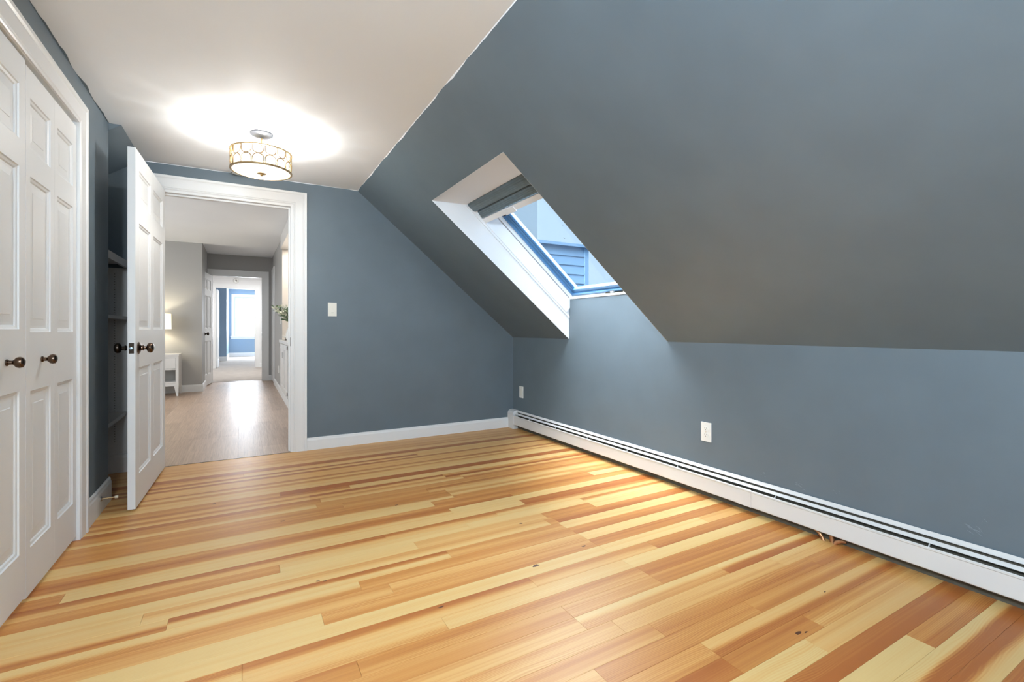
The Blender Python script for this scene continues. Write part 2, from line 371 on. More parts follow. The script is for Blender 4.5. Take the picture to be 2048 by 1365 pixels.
wr = obj('window_2', B((RW[0]-.09, RW[0], YR-.01, YR+.02, RW[2]-.09, RW[3]+.09), (RW[1], RW[1]+.09, YR-.01, YR+.02, RW[2]-.09, RW[3]+.09),
    (RW[0], RW[1], YR-.01, YR+.02, RW[3], RW[3]+.09), (RW[0], RW[1], YR-.01, YR+.03, RW[2]-.09, RW[2]),
    (RW[0], RW[1], YR-.07, YR-.03, 1.33, 1.37)), M['trim'], kind='structure')
obj('window_pane', B((RW[0], RW[1], YR-.055, YR-.05, RW[2], RW[3])), M['glass'], wr)
# flat ceiling, with the slope starting at the alcove on the left
bm = bmesh.new()
box(bm, XL-.1, KX+.02, YR, 3.58, ZC, ZC+.06); box(bm, -.62, KX+.02, 3.58, YB, ZC, ZC+.06)
ceiling = obj('ceiling', bm, M['ceiling'], kind='structure', label='flat white ceiling strip above the blue room')
# hand-cut paint line: thin wavy white lip where the ceiling paint runs onto the slope and the left wall
def paint_lip(fn, y0, y1, amp, seed):
    bm = bmesh.new(); prev = None; n = int((y1-y0)/.03)
    for i in range(n+1):
        y = y0 + (y1-y0)*i/n
        d = amp*(.5 + .9*noise.noise(Vector((y*6, seed, 0))) + .35*noise.noise(Vector((y*22, seed, 3))))
        d = max(d, .0008)
        a = bm.verts.new(fn(y, 0)); b = bm.verts.new(fn(y, d))
        if prev: bm.faces.new((prev[0], a, b, prev[1]))
        prev = (a, b)
    return bm
def f_s(y, d): p = SP(d, -.0012); return (p[0], y, p[1])
obj('paint_edge', paint_lip(f_s, YR, YB-.002, .009, 2.0), M['ceiling'], ceiling)
obj('paint_edge', paint_lip(lambda y, d: (XL+d, y, ZC-.0012), YR, 3.575, .012, 5.0), SLATE, wall_left)
obj('paint_edge', paint_lip(lambda y, d: (y, YB-.0012, ZC-d), -.62, KX, .006, 9.0), M['ceiling'], ceiling)
# left-hand slope over the alcove
bm = bmesh.new(); prism(bm, [(-.62, ZC), (-.62, ZC+.06), (-1.36, ZC+.06-.52), (-1.36, ZC-.524)], 3.58, YB, 'Y')
obj('ceiling_slope_left', bm, SLATE, kind='structure', label='short slate blue slope over the shelf alcove')
# right-hand slope, built round the skylight well
bm = bmesh.new()
def slab(s0, s1, y0, y1, o0=0, o1=.05): prism(bm, [SP(s0, o0), SP(s1, o0), SP(s1, o1), SP(s0, o1)], y0, y1, 'Y')
slab(-.0, SL+.02, YR, W0); slab(0, SL+.02, W1, YB); slab(0, S0, W0, W1)
obj('ceiling_slope_right', bm, SLATE, kind='structure', label='large sloped slate blue ceiling holding the skylight')

M['seam'] = mat('caulked_seam', (.17, .215, .25), .35)
bm = bmesh.new(); tube(bm, [(KX, YB-.0005, ZC), (XR, YB-.0005, KZ)], .0016, 6); tube(bm, [(XR, YB, KZ), (XR, YB, .18)], .0016, 6)
obj('caulk_seam', bm, M['seam'], wall_back)
# ------------------------------------------------------------------ skylight
P0 = Vector((1.474, 1.945)); U = Vector((.7524, -.6587)); Cn = Vector((.6587, .7524))
def Q(u, c): p = P0 + U*u + Cn*c; return (p[0], p[1])
def qbox(bm, u0, u1, c0, c1, y0, y1): return prism(bm, [Q(u0, c0), Q(u1, c0), Q(u1, c1), Q(u0, c1)], y0, y1, 'Y')
sky = empty('window_1', (0, 0, 0), kind='structure', label='roof window in a deep white well in the sloped ceiling')
A0 = SP(S0+.0015, .0005)
bm = bmesh.new()
# far and near well sides (white boards) and the head board
side = [A0, (XR+.0, KZ), (XR+.0, 1.36), Q(1.19, .26), Q(-.03, .26), Q(-.03, 0)]
prism(bm, side, W1-.002, W1+.02, 'Y'); prism(bm, side, W0-.02, W0+.002, 'Y')
hd = [A0, Q(0, 0), Q(0, .26), Q(-.03, .26), Q(-.03, .01), (A0[0]-.01, A0[1]+.03)]
prism(bm, hd, W0, W1, 'Y')
obj('well_lining', bm, M['well'], sky)
# quarter-round bead where lining meets the window frame
bm = bmesh.new(); qbox(bm, 0, 1.275, -.010, .006, W1-.011, W1); qbox(bm, 0, 1.275, -.010, .006, W0, W0+.011)
obj('bead', bm, M['well'], sky, bevel=.003)
# frame side boards with a groove
bm = bmesh.new()
for y0, y1 in ((W1-.016, W1-.001), (W0+.001, W0+.016)):
    qbox(bm, .0, 1.22, .006, .112, y0, y1)
for y0, y1 in ((W1-.022, W1-.001), (W0+.001, W0+.022)):
    qbox(bm, .0, 1.20, .119, .165, y0, y1)
obj('frame', bm, M['well'], sky, bevel=.002)
# bottom frame rail resting on the knee wall, with latch recess and catch
bm = bmesh.new()
qbox(bm, 1.166, 1.30, .112, .132, W0+.0, W1-.0); qbox(bm, 1.172, 1.30, .132, .158, W0, W1); qbox(bm, 1.166, 1.30, .158, .172, W0, W1)
rail = obj('bottom_rail', bm, M['well'], sky, bevel=.0015)
bm = bmesh.new(); qbox(bm, 1.1705, 1.178, .134, .156, 2.64, 2.84)
obj('latch_recess', bm, M['backplate'], rail)
bm = bmesh.new(); qbox(bm, 1.160, 1.175, .140, .170, 2.745, 2.775); qbox(bm, 1.155, 1.168, .150, .160, 2.735, 2.785)
obj('catch', bm, M['well'], rail, bevel=.002)
# sash (blue sky light put into its colour) : sides, bottom, top
bm = bmesh.new()
for s_, ya in ((-1, W1), (1, W0)):
    y = lambda d: ya + s_*d
    for d0, d1, c0, c1 in ((.022, .034, .150, .20), (.034, .064, .168, .20)):
        a, b_ = sorted((y(d0), y(d1))); qbox(bm, .02, 1.166, c0, c1, a, b_)
for u0, u1, c0, c1 in ((1.150, 1.166, .150, .20), (1.116, 1.150, .168, .20), (.02, .09, .15, .20)):
    qbox(bm, u0, u1, c0, c1, W0+.03, W1-.03)
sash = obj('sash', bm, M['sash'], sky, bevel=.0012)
bm = bmesh.new()
for y0, y1 in ((W1-.0700, W1-.0642), (W0+.0642, W0+.0700)): qbox(bm, .09, 1.110, .172, .19, y0, y1)
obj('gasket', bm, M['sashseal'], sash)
bm = bmesh.new(); qbox(bm, .05, 1.13, .186, .190, W0+.06, W1-.06)
obj('glass_pane', bm, M['glass'], sky)
# blind cassette with its two ribs of gathered slate fabric
bm = bmesh.new()
prism(bm, [Q(.004, .006), Q(.016, -.002), Q(.075, .002), Q(.085, .010), Q(.092, .03), Q(.092, .10), Q(.004, .10)], W0+.003, W1-.003, 'Y')
cas = obj('blind_cassette', bm, M['blind'], sky)
bm = bmesh.new()
prism(bm, [Q(.088, .030), Q(.100, .020), Q(.152, .012), Q(.158, .03), Q(.158, .09), Q(.088, .09)], W0+.003, W1-.003, 'Y')
obj('gathered_blind', bm, M['blind'], sky)
for i, (u, c) in enumerate(((.020, -.0015), (.036, -.0005), (.052, .0008), (.066, .0018), (.1125, .0175), (.125, .0155), (.138, .0135))):
    bm = bmesh.new(); tube(bm, [(Q(u, c)[0], W0+.004, Q(u, c)[1]), (Q(u, c)[0], W1-.004, Q(u, c)[1])], .0022, 6)
    obj('pleat', bm, M['blind'], cas)
bm = bmesh.new(); qbox(bm, .160, .200, .008, .028, W0+.003, W1-.003)
bar = obj('ventilation_bar', bm, M['well'], sky, bevel=.002)
bm = bmesh.new(); qbox(bm, .166, .206, .001, .010, 2.80, 2.94)
obj('bar_clip', bm, M['well'], bar, bevel=.002)
bm = bmesh.new(); qbox(bm, .2005, .207, .004, .020, 2.86, 2.99)
obj('worn_edge', bm, M['bronzedark'], bar)
# twigs and specks lying on the outside of the glass
bm = bmesh.new()
for (u_, y_, L_, a_) in ((.33, 2.62, .035, .9), (.25, 2.86, .006, 0), (.52, 2.76, .008, .4), (.66, 2.60, .010, 1.2), (.62, 2.86, .014, 2.0), (.80, 2.62, .006, .3)):
    p = Q(u_, .1915); q = Q(u_ + L_*math.sin(a_), .1915)
    tube(bm, [(p[0], y_, p[1]), (q[0]+.0005, y_ + L_*math.cos(a_), q[1]+.0005)], .0012, 5)
obj('debris', bm, M['bronzedark'], sky, kind='stuff')
# jagged slate paint drips beside the lining at the bottom corner
bm = bmesh.new()
pts = [(XR-.001, KZ+.002), (XR-.012, KZ+.03), (XR-.006, KZ+.09), (XR-.0035, KZ+.17), (XR-.008, KZ+.19), (XR-.002, KZ+.22), (XR-.004, KZ+.30), (XR-.001, KZ+.33)]
prism(bm, pts, W1-.0015, W1+.0, 'Y')
obj('paint_overlap', bm, SLATE, sky)

# ------------------------------------------------------------------ mouldings
def sweep_casing(name, path, prof, plane, parent=None, mat_=None, **kw):
    """path: list of 2D points (a, z) along the opening edge; prof: (distance outward, projection)"""
    bm = bmesh.new(); rows = []; n = len(path)
    for i, p in enumerate(path):
        p = Vector(p)
        d0 = (p - Vector(path[i-1])).normalized() if i else None
        d1 = (Vector(path[i+1]) - p).normalized() if i < n-1 else None
        na = Vector((-d0[1], d0[0])) if d0 else Vector((-d1[1], d1[0]))
        nb = Vector((-d1[1], d1[0])) if d1 else na
        m = (na + nb).normalized(); m = m / max(m.dot(na), .2)
        rows.append([bm.verts.new(plane(*(p + m*w_), h)) for w_, h in prof])
    for a, b in zip(rows, rows[1:]):
        for j in range(len(prof)):
            k = (j+1) % len(prof); bm.faces.new((a[j], a[k], b[k], b[j]))
    bm.faces.new(rows[0][::-1]); bm.faces.new(rows[-1])
    return obj(name, bm, mat_ or M['trim'], parent, **kw)
CAS = [(0, 0), (0, .008), (.006, .011), (.012, .008), (.018, .012), (.070, .014), (.080, .013), (.088, .018), (.102, .019), (.104, .016), (.104, 0)]
DCT = 2.022
sweep_casing('trim_1', [(DL, 0), (DL, DCT), (DR, DCT), (DR, 0)], CAS, lambda a, z, h: (a, YB-h, z), kind='structure', label='white moulded casing round the hall doorway')
# door jamb lining and stop
obj('trim_2', B((DL-.001, DL+.018, YB-.002, YB+WT+.002, 0, DH), (DR-.018, DR+.001, YB-.002, YB+WT+.002, 0, DH), (DL+.018, DR-.018, YB-.002, YB+WT+.002, DH-.018, DH+.001),
               (DL+.018, DL+.030, YB+.045, YB+.080, 0, DH-.018), (DR-.030, DR-.018, YB+.045, YB+.080, 0, DH-.018), (DL+.030, DR-.030, YB+.045, YB+.080, DH-.030, DH-.018)),
    M['trim'], kind='structure', bevel=.0015, label='white jamb lining inside the hall doorway')
jamb = bpy.data.objects['trim_2']
obj('strike_plate', B((DR-.0195, DR-.0175, YB+.004, YB+.034, .865, .935)), M['bronzedark'], jamb)
# closet casing: path on the left wall, in (y, z)
sweep_casing('trim_3', [(CI, 0), (CI, CT), (C0, CT), (C0, 0)], [(-w_, h) for w_, h in CAS], lambda a, z, h: (XL+h+.002, a, z), kind='structure', label='white moulded casing round the bifold closet doors')
obj('trim_4', B((XL-.1, XL+.003, CI-.001, CI+.02, 0, CT+.02), (XL-.1, XL+.003, C0-.02, C0+.001, 0, CT+.02), (XL-.1, XL+.003, C0+.001, CI-.001, CT-.001, CT+.02), (XL-.06, XL-.03, C0, CI, CT-.02, CT)), M['trim'], kind='structure', label='white jamb inside the closet opening')
BASE = [(0, 0), (0, .013), (.078, .013), (.086, .010), (.094, .009), (.100, .003), (.100, 0)]
def baseboard(name, a0, a1, fn, h=1.0, label=None, mat_=None):
    bm = bmesh.new()
    rows = [[bm.verts.new(fn(a, z*h, d)) for z, d in BASE] for a in (a0, a1)]
    for j in range(len(BASE)):
        k = (j+1) % len(BASE); bm.faces.new((rows[0][j], rows[0][k], rows[1][k], rows[1][j]))
    bm.faces.new(rows[0][::-1]); bm.faces.new(rows[1])
    return obj(name, bm, mat_ or M['trim'], kind='structure', label=label)
baseboard('baseboard_back', DR+.104, 2.375, lambda a, z, d: (a, YB-d, z), 1.02, 'white baseboard under the blue end wall')
baseboard('baseboard_left', CO, 3.592, lambda a, z, d: (XL+d, a, z), 1.35, 'short white baseboard between closet casing and alcove')
baseboard('baseboard_rear', XL, XR, lambda a, z, d: (a, YR+d, z))
baseboard('baseboard_left_rear', YR, C0-.106, lambda a, z, d: (XL+d, a, z), 1.35)

# ------------------------------------------------------------------ panelled doors
def panel_piece(bm, x0, x1, z0, z1, yf, sgn):
    """moulded, raised panel set into a door opening; front face at y = yf, sgn = outward direction"""
    steps = [(0, 0), (.003, .0045), (.011, .007), (.015, .0115), (.024, .0115), (.050, .0085), (.052, .0070)]
    rings = []
    for ins, dep in steps:
        y = yf - sgn*dep
        rings.append([bm.verts.new(p) for p in ((x0+ins, y, z0+ins), (x1-ins, y, z0+ins), (x1-ins, y, z1-ins), (x0+ins, y, z1-ins))])
    for a, b in zip(rings, rings[1:]):
        for i in range(4):
            j = (i+1) % 4; bm.faces.new((a[i], a[j], b[j], b[i]))
    bm.faces.new(rings[-1])
def leaf(parent, W, T, z0, z1, cols, rows, both=True):
    """frame of stiles and rails as one mesh, each panel a part"""
    bm = bmesh.new()
    xs = [0] + [c for ab in cols for c in ab] + [W]
    for i in range(0, len(xs), 2): box(bm, xs[i], xs[i+1], 0, T, z0, z1)
    zs = [z0] + [r for ab in rows for r in ab] + [z1]
    for a, b in cols:
        for i in range(0, len(zs), 2): box(bm, a, b, 0, T, zs[i], zs[i+1])
    bmesh.ops.remove_doubles(bm, verts=bm.verts, dist=1e-6)
    obj('door_leaf', bm, M['door'], parent)
    for a, b in cols:
        for c, d in rows:
            bm = bmesh.new(); sg = 1 if T > 0 else -1; panel_piece(bm, a, b, c, d, 0, -sg); panel_piece(bm, a, b, c, d, T, sg)
            obj('door_panel', bm, M['door'], parent)
def frame_M(loc, axis):
    return Matrix.Translation(loc) @ Vector(axis).to_track_quat('Z', 'Y').to_matrix().to_4x4()
KNOB = [(0, 0), (.033, 0), (.034, .003), (.030, .007), (.018, .011), (.013, .015), (.0125, .019), (.016, .021), (.016, .023), (.010, .026), (.0095, .036), (.012, .039),
        (.020, .041), (.0265, .047), (.0285, .055), (.0265, .063), (.019, .069), (.008, .0715), (0, .072)]
CKNOB = [(0, 0), (.011, 0), (.011, .003), (.007, .006), (.0065, .014), (.010, .018), (.0165, .024), (.0185, .031), (.0165, .038), (.010, .042), (0, .0435)]
def knob(parent, loc, axis, prof=KNOB, m='bronze', name='door_knob', sc=1.0, n=28):
    bm = bmesh.new(); lathe(bm, [(r*sc, z*sc) for r, z in prof], n, frame_M(loc, axis)); return obj(name, bm, M[m], parent, smooth=True)
# open six-panel door to the hall
T = .035
hx, hy = -.482, 4.203; fx, fy = -.5095, 3.290
ang = math.atan2(fy-hy, fx-hx)
d1 = empty('door_1', (hx, hy, 0), ang, kind='structure', label='white six-panel door standing open into the blue room')
Wd = math.hypot(fx-hx, fy-hy)
# local +x: hinge -> free edge, local -y ... visible face is the one facing +X in the world (local y = 0)
leaf(d1, Wd, -T, .012, 2.003, [(.100, .415), (.508, .822)][::1], [(.185, .785), (1.0, 1.602), (1.715, 1.900)])
d1_leaf = d1
knob(d1, (Wd-.068, .0005, .897), (0, 1, 0))
knob(d1, (Wd-.068, -T-.0005, .897), (0, -1, 0), m='bronzedark')
lp = obj('latch_plate', B((Wd-.0005, Wd+.0015, -T+.006, -.006, .868, .926)), M['bronzedark'], d1)
bm = bmesh.new(); lathe(bm, [(0, 0), (.0085, 0), (.0085, .006), (.006, .011), (0, .012)], 16, frame_M((Wd+.001, -T/2, .897), (1, 0, 0))); obj('latch_bolt', bm, M['latchblue'], lp, smooth=True)
for z in (.25, 1.0, 1.78):
    bm = bmesh.new(); lathe(bm, [(0, 0), (.006, 0), (.006, .09), (0, .09)], 10, Matrix.Translation((-.004, -T-.004, z))); box(bm, -.003, .0, -T, -.002, z, z+.09)
    obj('hinge', bm, M['bronzedark'], d1)
# bifold closet doors: two pairs, each leaf its own hinged piece
LW = (CI-.002-2.367)/2
for pi, (yA, dz, nm) in enumerate(((2.367, 0, 'pair with its knob nearer the alcove'), (2.367-2*LW-.004, .011, 'pair cut by the left edge of the photo'))):
    dn = empty('door_%d' % (pi+2), (XL-.002, yA+.001, 0), R(90), kind='structure', label='white six-panel bifold closet door, ' + nm)
    for li in range(2):
        sub = empty('bifold_leaf', (li*LW, 0, 0), 0, dn)
        c = (.042, LW-.046) if li == 0 else (.037, LW-.054)
        bm = bmesh.new(); z0, z1 = .022+dz, 1.963+dz; W_ = LW-.0012; a, b = c
        rows = [(.192+dz, .772+dz), (.990+dz, 1.568+dz), (1.664+dz, 1.859+dz)]
        box(bm, 0, a, 0, .03, z0, z1); box(bm, b, W_, 0, .03, z0, z1)
        zs = [z0] + [q for r_ in rows for q in r_] + [z1]
        for i in range(0, len(zs), 2): box(bm, a, b, 0, .03, zs[i], zs[i+1])
        bmesh.ops.remove_doubles(bm, verts=bm.verts, dist=1e-6)
        obj('door_leaf', bm, M['door'], sub)
        for r_ in rows:
            bm = bmesh.new(); panel_piece(bm, a, b, r_[0], r_[1], 0, -1); obj('door_panel', bm, M['door'], sub)
    kx = LW*.52 if pi == 0 else LW*1.47
    knob(dn, (kx, -.0005, .884+dz*.5), (0, -1, 0), CKNOB, name='closet_knob', sc=1.05)

# ------------------------------------------------------------------ alcove with shelves behind the door
obj('wall_alcove', B((-1.36, -1.25, 3.50, YB, 0, 2.2)), SLATE, kind='structure')
obj('trim_5', B((-1.25, -1.244, 3.58, YB, 0, 1.43), (-1.25, -.702, YB-.006, YB, 0, 1.43), (-1.25, -.69, 3.58, 3.586, 0, 1.43)), M['shelfwhite'], kind='structure', label='white painted lining below the top shelf of the alcove')
baseboard('baseboard_alcove', -1.24, -.636, lambda a, z, d: (a, YB-.006-d, z), 1.30, 'white baseboard inside the alcove', M['shelfwhite'])
bm = B((-1.24, -.715, 3.60, YB-.007, 1.458, 1.478)); box(bm, -.715, -.697, 3.66, YB-.007, 1.432, 1.480)
tag(obj('wall_shelf', bm, M['shelfwhite'], bevel=.0015), 'white alcove shelf with a deep front edge, topmost behind the open door', 'shelf', 'white shelves in the alcove')
tag(obj('wall_shelf', B((-1.24, -.700, 3.60, YB-.007, 1.070, 1.090)), M['shelfwhite'], bevel=.002), 'white alcove shelf at about knob height behind the open door', 'shelf', 'white shelves in the alcove')
tag(obj('wall_shelf', B((-1.24, -.712, 3.60, YB-.007, .395, .408), (-1.24, -.705, 3.60, YB-.007, .408, .425)), M['shelfwhite'], bevel=.002), 'lowest white alcove shelf, near the floor behind the open door', 'shelf', 'white shelves in the alcove')
st = tag(obj('shelf_standard', B((-.780, -.762, YB-.010, YB-.006, .20, 1.40)), M['shelfwhite']), 'slotted vertical metal shelf track on the alcove end wall', 'shelf track')
for i in range(66): obj('slot', B((-.7735, -.7685, YB-.0103, YB-.0098, .215+i*.018, .2195+i*.018)), M['backplate'], st)

# door stop on the short baseboard
ds = empty('door_stop', (XL+.015, 3.33, .083)); tag(ds, 'brass rod door stop with a cream tip on the left baseboard', 'door stop')
bm = bmesh.new(); lathe(bm, [(0, 0), (.014, 0), (.014, .003), (.008, .008), (0, .009)], 18, frame_M((0, 0, 0), (1, 0, 0))); obj('base', bm, M['steel'], ds, smooth=True)
bm = bmesh.new(); tube(bm, [(.004, 0, 0), (.062, 0, 0)], .0035, 10); obj('rod', bm, M['brass'], ds, smooth=True)
bm = bmesh.new(); lathe(bm, [(0, 0), (.007, 0), (.008, .004), (.008, .012), (.006, .015), (0, .0155)], 14, frame_M((.060, 0, 0), (1, 0, 0))); obj('rubber_tip', bm, M['rubber'], ds, smooth=True)

# ------------------------------------------------------------------ baseboard heater along the knee wall
ht = empty('baseboard_heater', (XR, 1.5, 0)); tag(ht, 'long white slotted baseboard heater running along the knee wall', 'heater')
def hpr(name, pts, y0, y1, m, par=ht, **kw):
    bm = bmesh.new(); prism(bm, [(p[0]-XR, p[1]) for p in pts], y0-1.5, y1-1.5, 'Y'); return obj(name, bm, M[m], par, **kw)
HY0, HY1 = YR+.02, 4.14
hpr('back_plate', [(XR-.001, .0), (XR-.001, .178), (XR-.004, .178), (XR-.004, .0)], HY0, HY1, 'backplate')
hpr('heating_core', [(2.392, .06), (2.392, .118), (2.422, .118), (2.422, .06)], HY0, HY1, 'dark')
hpr('top_cover', [(XR-.004, .181), (XR-.008, .183), (2.416, .1725), (2.4095, .1665), (2.411, .1645), (2.418, .169), (XR-.004, .178)], HY0, HY1, 'heater')
hpr('damper_blade', [(2.4015, .1575), (2.3900, .1452), (2.3910, .1435), (2.4030, .1560)], HY0, HY1, 'heater')
for j, (y0, y1) in enumerate(((1.578, HY1), (HY0, 1.576))):
    hpr('front_panel', [(2.374, .046), (2.374, .122), (2.371, .125), (2.371, .132), (2.374, .1350), (2.3785, .1335), (2.3785, .131), (2.376, .130), (2.377, .048), (2.384, .044), (2.384, .041), (2.378, .042)], y0, y1, 'heater')
hpr('splice_plate', [(2.3725, .043), (2.3725, .123), (2.3695, .126), (2.3695, .133), (2.3735, .1365), (2.376, .1365), (2.376, .043)], 1.577, 1.655, 'heater')
for yb in (3.86, 3.42, 2.98, 2.53, 2.08, 1.45, .82, .2, -.6, -1.4):
    hpr('bracket', [(2.378, .122), (2.3785, .1335), (2.3895, .1445), (2.3925, .1400), (2.384, .125)], yb, yb+.0025, 'heater')
# rounded end cap at the corner
bm = bmesh.new(); pts = [(2.368, .0), (2.368, .145)] + [(2.368+.036-.036*math.cos(a), .147+.036*math.sin(a)) for a in [R(15*i) for i in range(7)]] + [(XR-.001, .184), (XR-.001, 0)]
prism(bm, [(p[0]-XR, p[1]) for p in pts], 4.138-1.5, YB-.002-1.5, 'Y'); obj('end_cap', bm, M['heater'], ht, bevel=.003)
# copper pipe stubs showing in the gap below the heater
for i, (pts, r, lab) in enumerate(((((2.402, 1.262, .040), (2.400, 1.245, .030), (2.399, 1.232, .016), (2.398, 1.222, -.004)), .0085, 'copper pipe bend under the heater, farthest of the three'),
                                   (((2.418, 1.196, .050), (2.414, 1.194, .03), (2.412, 1.192, -.004)), .011, 'straight dark copper pipe under the heater, middle of the three'),
                                   (((2.398, 1.176, -.004), (2.399, 1.166, .012), (2.402, 1.150, .022), (2.408, 1.130, .026)), .0085, 'copper pipe elbow under the heater, nearest of the three'))):
    bm = bmesh.new(); tube(bm, pts, r, 12); tag(obj('copper_pipe', bm, M['copper'], smooth=True), lab, 'pipe', 'copper pipes below the heater')

# ------------------------------------------------------------------ switch and outlets
def plate_on(name, label, cat, origin, rz, kind_):
    """local x = along the wall, local -y = out of the wall"""
    e = empty(name, origin, rz); tag(e, label, cat)
    if kind_ == 'switch_wide':
        obj('cover_plate', B((-.035, .035, -.006, 0, -.057, .057)), M['platecream'], e, bevel=.003)
        obj('rocker', B((-.016, .016, -.009, -.004, -.033, .034)), M['platecream'], e, bevel=.002)
        obj('lever_slot', B((-.008, .010, -.0098, -.0085, -.030, -.027)), M['slot'], e)
    elif kind_ == 'blank':
        obj('cover_plate', B((-.035, .035, -.006, 0, -.057, .057)), M['plate'], e, bevel=.003)
        obj('insert', B((-.016, .016, -.0075, -.004, -.033, .033)), M['platecream'], e, bevel=.001)
    else:
        obj('cover_plate', B((-.035, .035, -.006, 0, -.057, .057)), M['plate'], e, bevel=.003)
        for zc in (.019, -.019):
            bm = bmesh.new()
            pts = [(.0165*math.cos(a), max(-.0135, min(.0135, .0165*math.sin(a)))) for a in [2*math.pi*i/20 for i in range(20)]]
            prism(bm, [(p[0], p[1]+zc) for p in pts], -.009, -.004, 'Y'); s = obj('socket', bm, M['plate'], e)
            for bx in ((-.0075, -.0055, .001, .009), (.0055, .0075, .002, .008), (-.002, .002, -.008, -.004)):
                obj('pin_hole', B((bx[0], bx[1], -.0094, -.0088, zc+bx[2], zc+bx[3])), M['slot'], s)
        bm = bmesh.new(); lathe(bm, [(0, 0), (.003, 0), (.0025, .0015), (0, .0016)], 10, frame_M((0, -.006, 0), (0, -1, 0))); obj('screw', bm, M['steel'], e)
    return e
plate_on('light_switch', 'cream light switch on the blue end wall right of the doorway', 'switch', (.665, YB, 1.170), 0, 'switch_wide')
plate_on('wall_outlet', 'white duplex outlet on the knee wall, above the middle of the heater', 'outlet', (XR, 1.900, .384), R(-90), 'duplex')
plate_on('wall_outlet', 'small white wall plate on the knee wall near the far corner', 'outlet', (XR, 4.074, .374), R(-90), 'blank')
# scuffs on the knee wall
M['scuff'] = mat('chalky_scuff', (.27, .33, .37), .6)
def scuff(y, z, ln, ang, n, seed):
    rg = random.Random(seed); bm = bmesh.new()
    for i in range(n):
        cy, cz = y + rg.uniform(-.02, .02), z + rg.uniform(-.014, .014); a = ang + rg.uniform(-.2, .2); L = ln*rg.uniform(.4, 1)
        dy, dz = math.cos(a)*L/2, math.sin(a)*L/2; t = .0006
        v = [bm.verts.new(p) for p in ((XR-.0006, cy-dy, cz-dz), (XR-.0006, cy, cz-t+.001), (XR-.0006, cy+dy, cz+dz), (XR-.0006, cy, cz+t+.001))]
        bm.faces.new(v)
    obj('scuff_mark', bm, M['scuff'], wall_right)
scuff(.70, .235, .035, .5, 14, 1); scuff(1.35, .215, .03, .2, 7, 2); scuff(1.18, .24, .015, .9, 4, 3); scuff(.66, .27, .008, .5, 3, 5); scuff(2.60, .228, .012, 1.2, 3, 6); scuff(1.55, .22, .02, .2, 4, 8)

# ------------------------------------------------------------------ drum ceiling light
fx_, fy_ = .105, 3.31
cl = empty('ceiling_light', (fx_, fy_, ZC)); tag(cl, 'brass drum ceiling light with an arched lattice and glowing shade', 'ceiling light')
zt, zb = 2.094-ZC, 1.974-ZC; RD = .168
bm = bmesh.new(); lathe(bm, [(0, 0), (.066, 0), (.066, -.006), (.058, -.014), (.022, -.020), (.010, -.026), (.008, -.030), (0, -.030)], 32); obj('canopy', bm, M['canopynickel'], cl, smooth=True)
bm = bmesh.new(); lathe(bm, [(0, zt+.004), (.030, zt+.004), (.030, zt+.007), (0, zt+.007)], 20); tube(bm, [(0, 0, -.028), (0, 0, zt+.02), (0, 0, zb+.01)], .006, 10)  # small disc added to shade the canopy from the bulb
for a in (0, 120, 240): tube(bm, [(0, 0, zt-.004), (RD*math.cos(R(a)), RD*math.sin(R(a)), zt-.004)], .0022, 6)
obj('stem', bm, M['brass'], cl, smooth=True)
def ring(r0, r1, z0, z1, n=64): return lathe(bmesh.new(), [(r0, z0), (r1, z0), (r1, z1), (r0, z1), (r0, z0)], n)
M['brassring'] = mat('antique_brass_ring', (.36, .25, .12), .4, metal=.7)
obj('top_ring', ring(RD-.006, RD+.004, zt-.007, zt), M['brassring'], cl); obj('bottom_ring', ring(RD-.007, RD+.004, zb-.001, zb+.007), M['brassring'], cl)
M['brassdark'] = mat('antique_brass', (.30, .20, .09), .45, metal=.6)
obj('fabric_shade', lathe(bmesh.new(), [(.150, zb+.006), (.150, zt-.012), (.1485, zt-.012), (.1485, zb+.006), (.150, zb+.006)], 64), M['diff'], cl, smooth=True)
bm = lathe(bmesh.new(), [(RD-.004, zb+.003), (.140, zb-.001), (.09, zb-.007), (.03, zb-.010), (0, zb-.0105)], 48); obj('glass_bowl', bm, M['bowl'], cl, smooth=True)
bm = bmesh.new(); lathe(bm, [(0, -.011), (.026, -.0105), (.024, -.014), (.008, -.017), (.009, -.021), (.006, -.026), (0, -.027)], 20, Matrix.Translation((0, 0, zb))); obj('finial', bm, M['brass'], cl, smooth=True)
# lattice: 16 bays, double bars joined by arches that meet at mid height
NB = 16; H = zt - zb; zm = (zt+zb)/2; da = 2*math.pi/NB
def cyl(a, z, r=RD): return (r*math.cos(a), r*math.sin(a), z)
for b in range(NB):
    bm = bmesh.new(); a0 = b*da + .06; off = .0036/RD
    rr = (da/2 - off)*RD
    for sg, ze in ((1, zt-.005), (-1, zb+.005)):
        zs = zm + sg*(rr*.82 + .001)
        pts = [cyl(a0+off, ze), cyl(a0+off, zs)]
        for i in range(1, 12):
            t = math.pi*i/12
            pts.append(cyl(a0 + da/2 - (da/2-off)*math.cos(t), zs - sg*rr*.82*math.sin(t)))
        pts += [cyl(a0+da-off, zs), cyl(a0+da-off, ze)]
        tube(bm, pts, .0027, 5)
    obj('lattice_arch', bm, M['brassdark'], cl)
light('drum_bulb', 'POINT', (fx_, fy_, 2.018), 62, (1.0, .97, .92), .035)

# smoke detector behind the drum
sd = empty('smoke_detector', (-.02, 4.14, ZC)); tag(sd, 'round white smoke detector on the ceiling behind the drum light', 'smoke detector')
bm = bmesh.new(); lathe(bm, [(0, 0), (.062, 0), (.062, -.010), (.055, -.026), (.03, -.032), (0, -.033)], 32); obj('housing', bm, M['plate'], sd, smooth=True)
obj('vent_slot', B((-.05, -.03, -.01, .01, -.0285, -.0275)), M['slot'], sd)

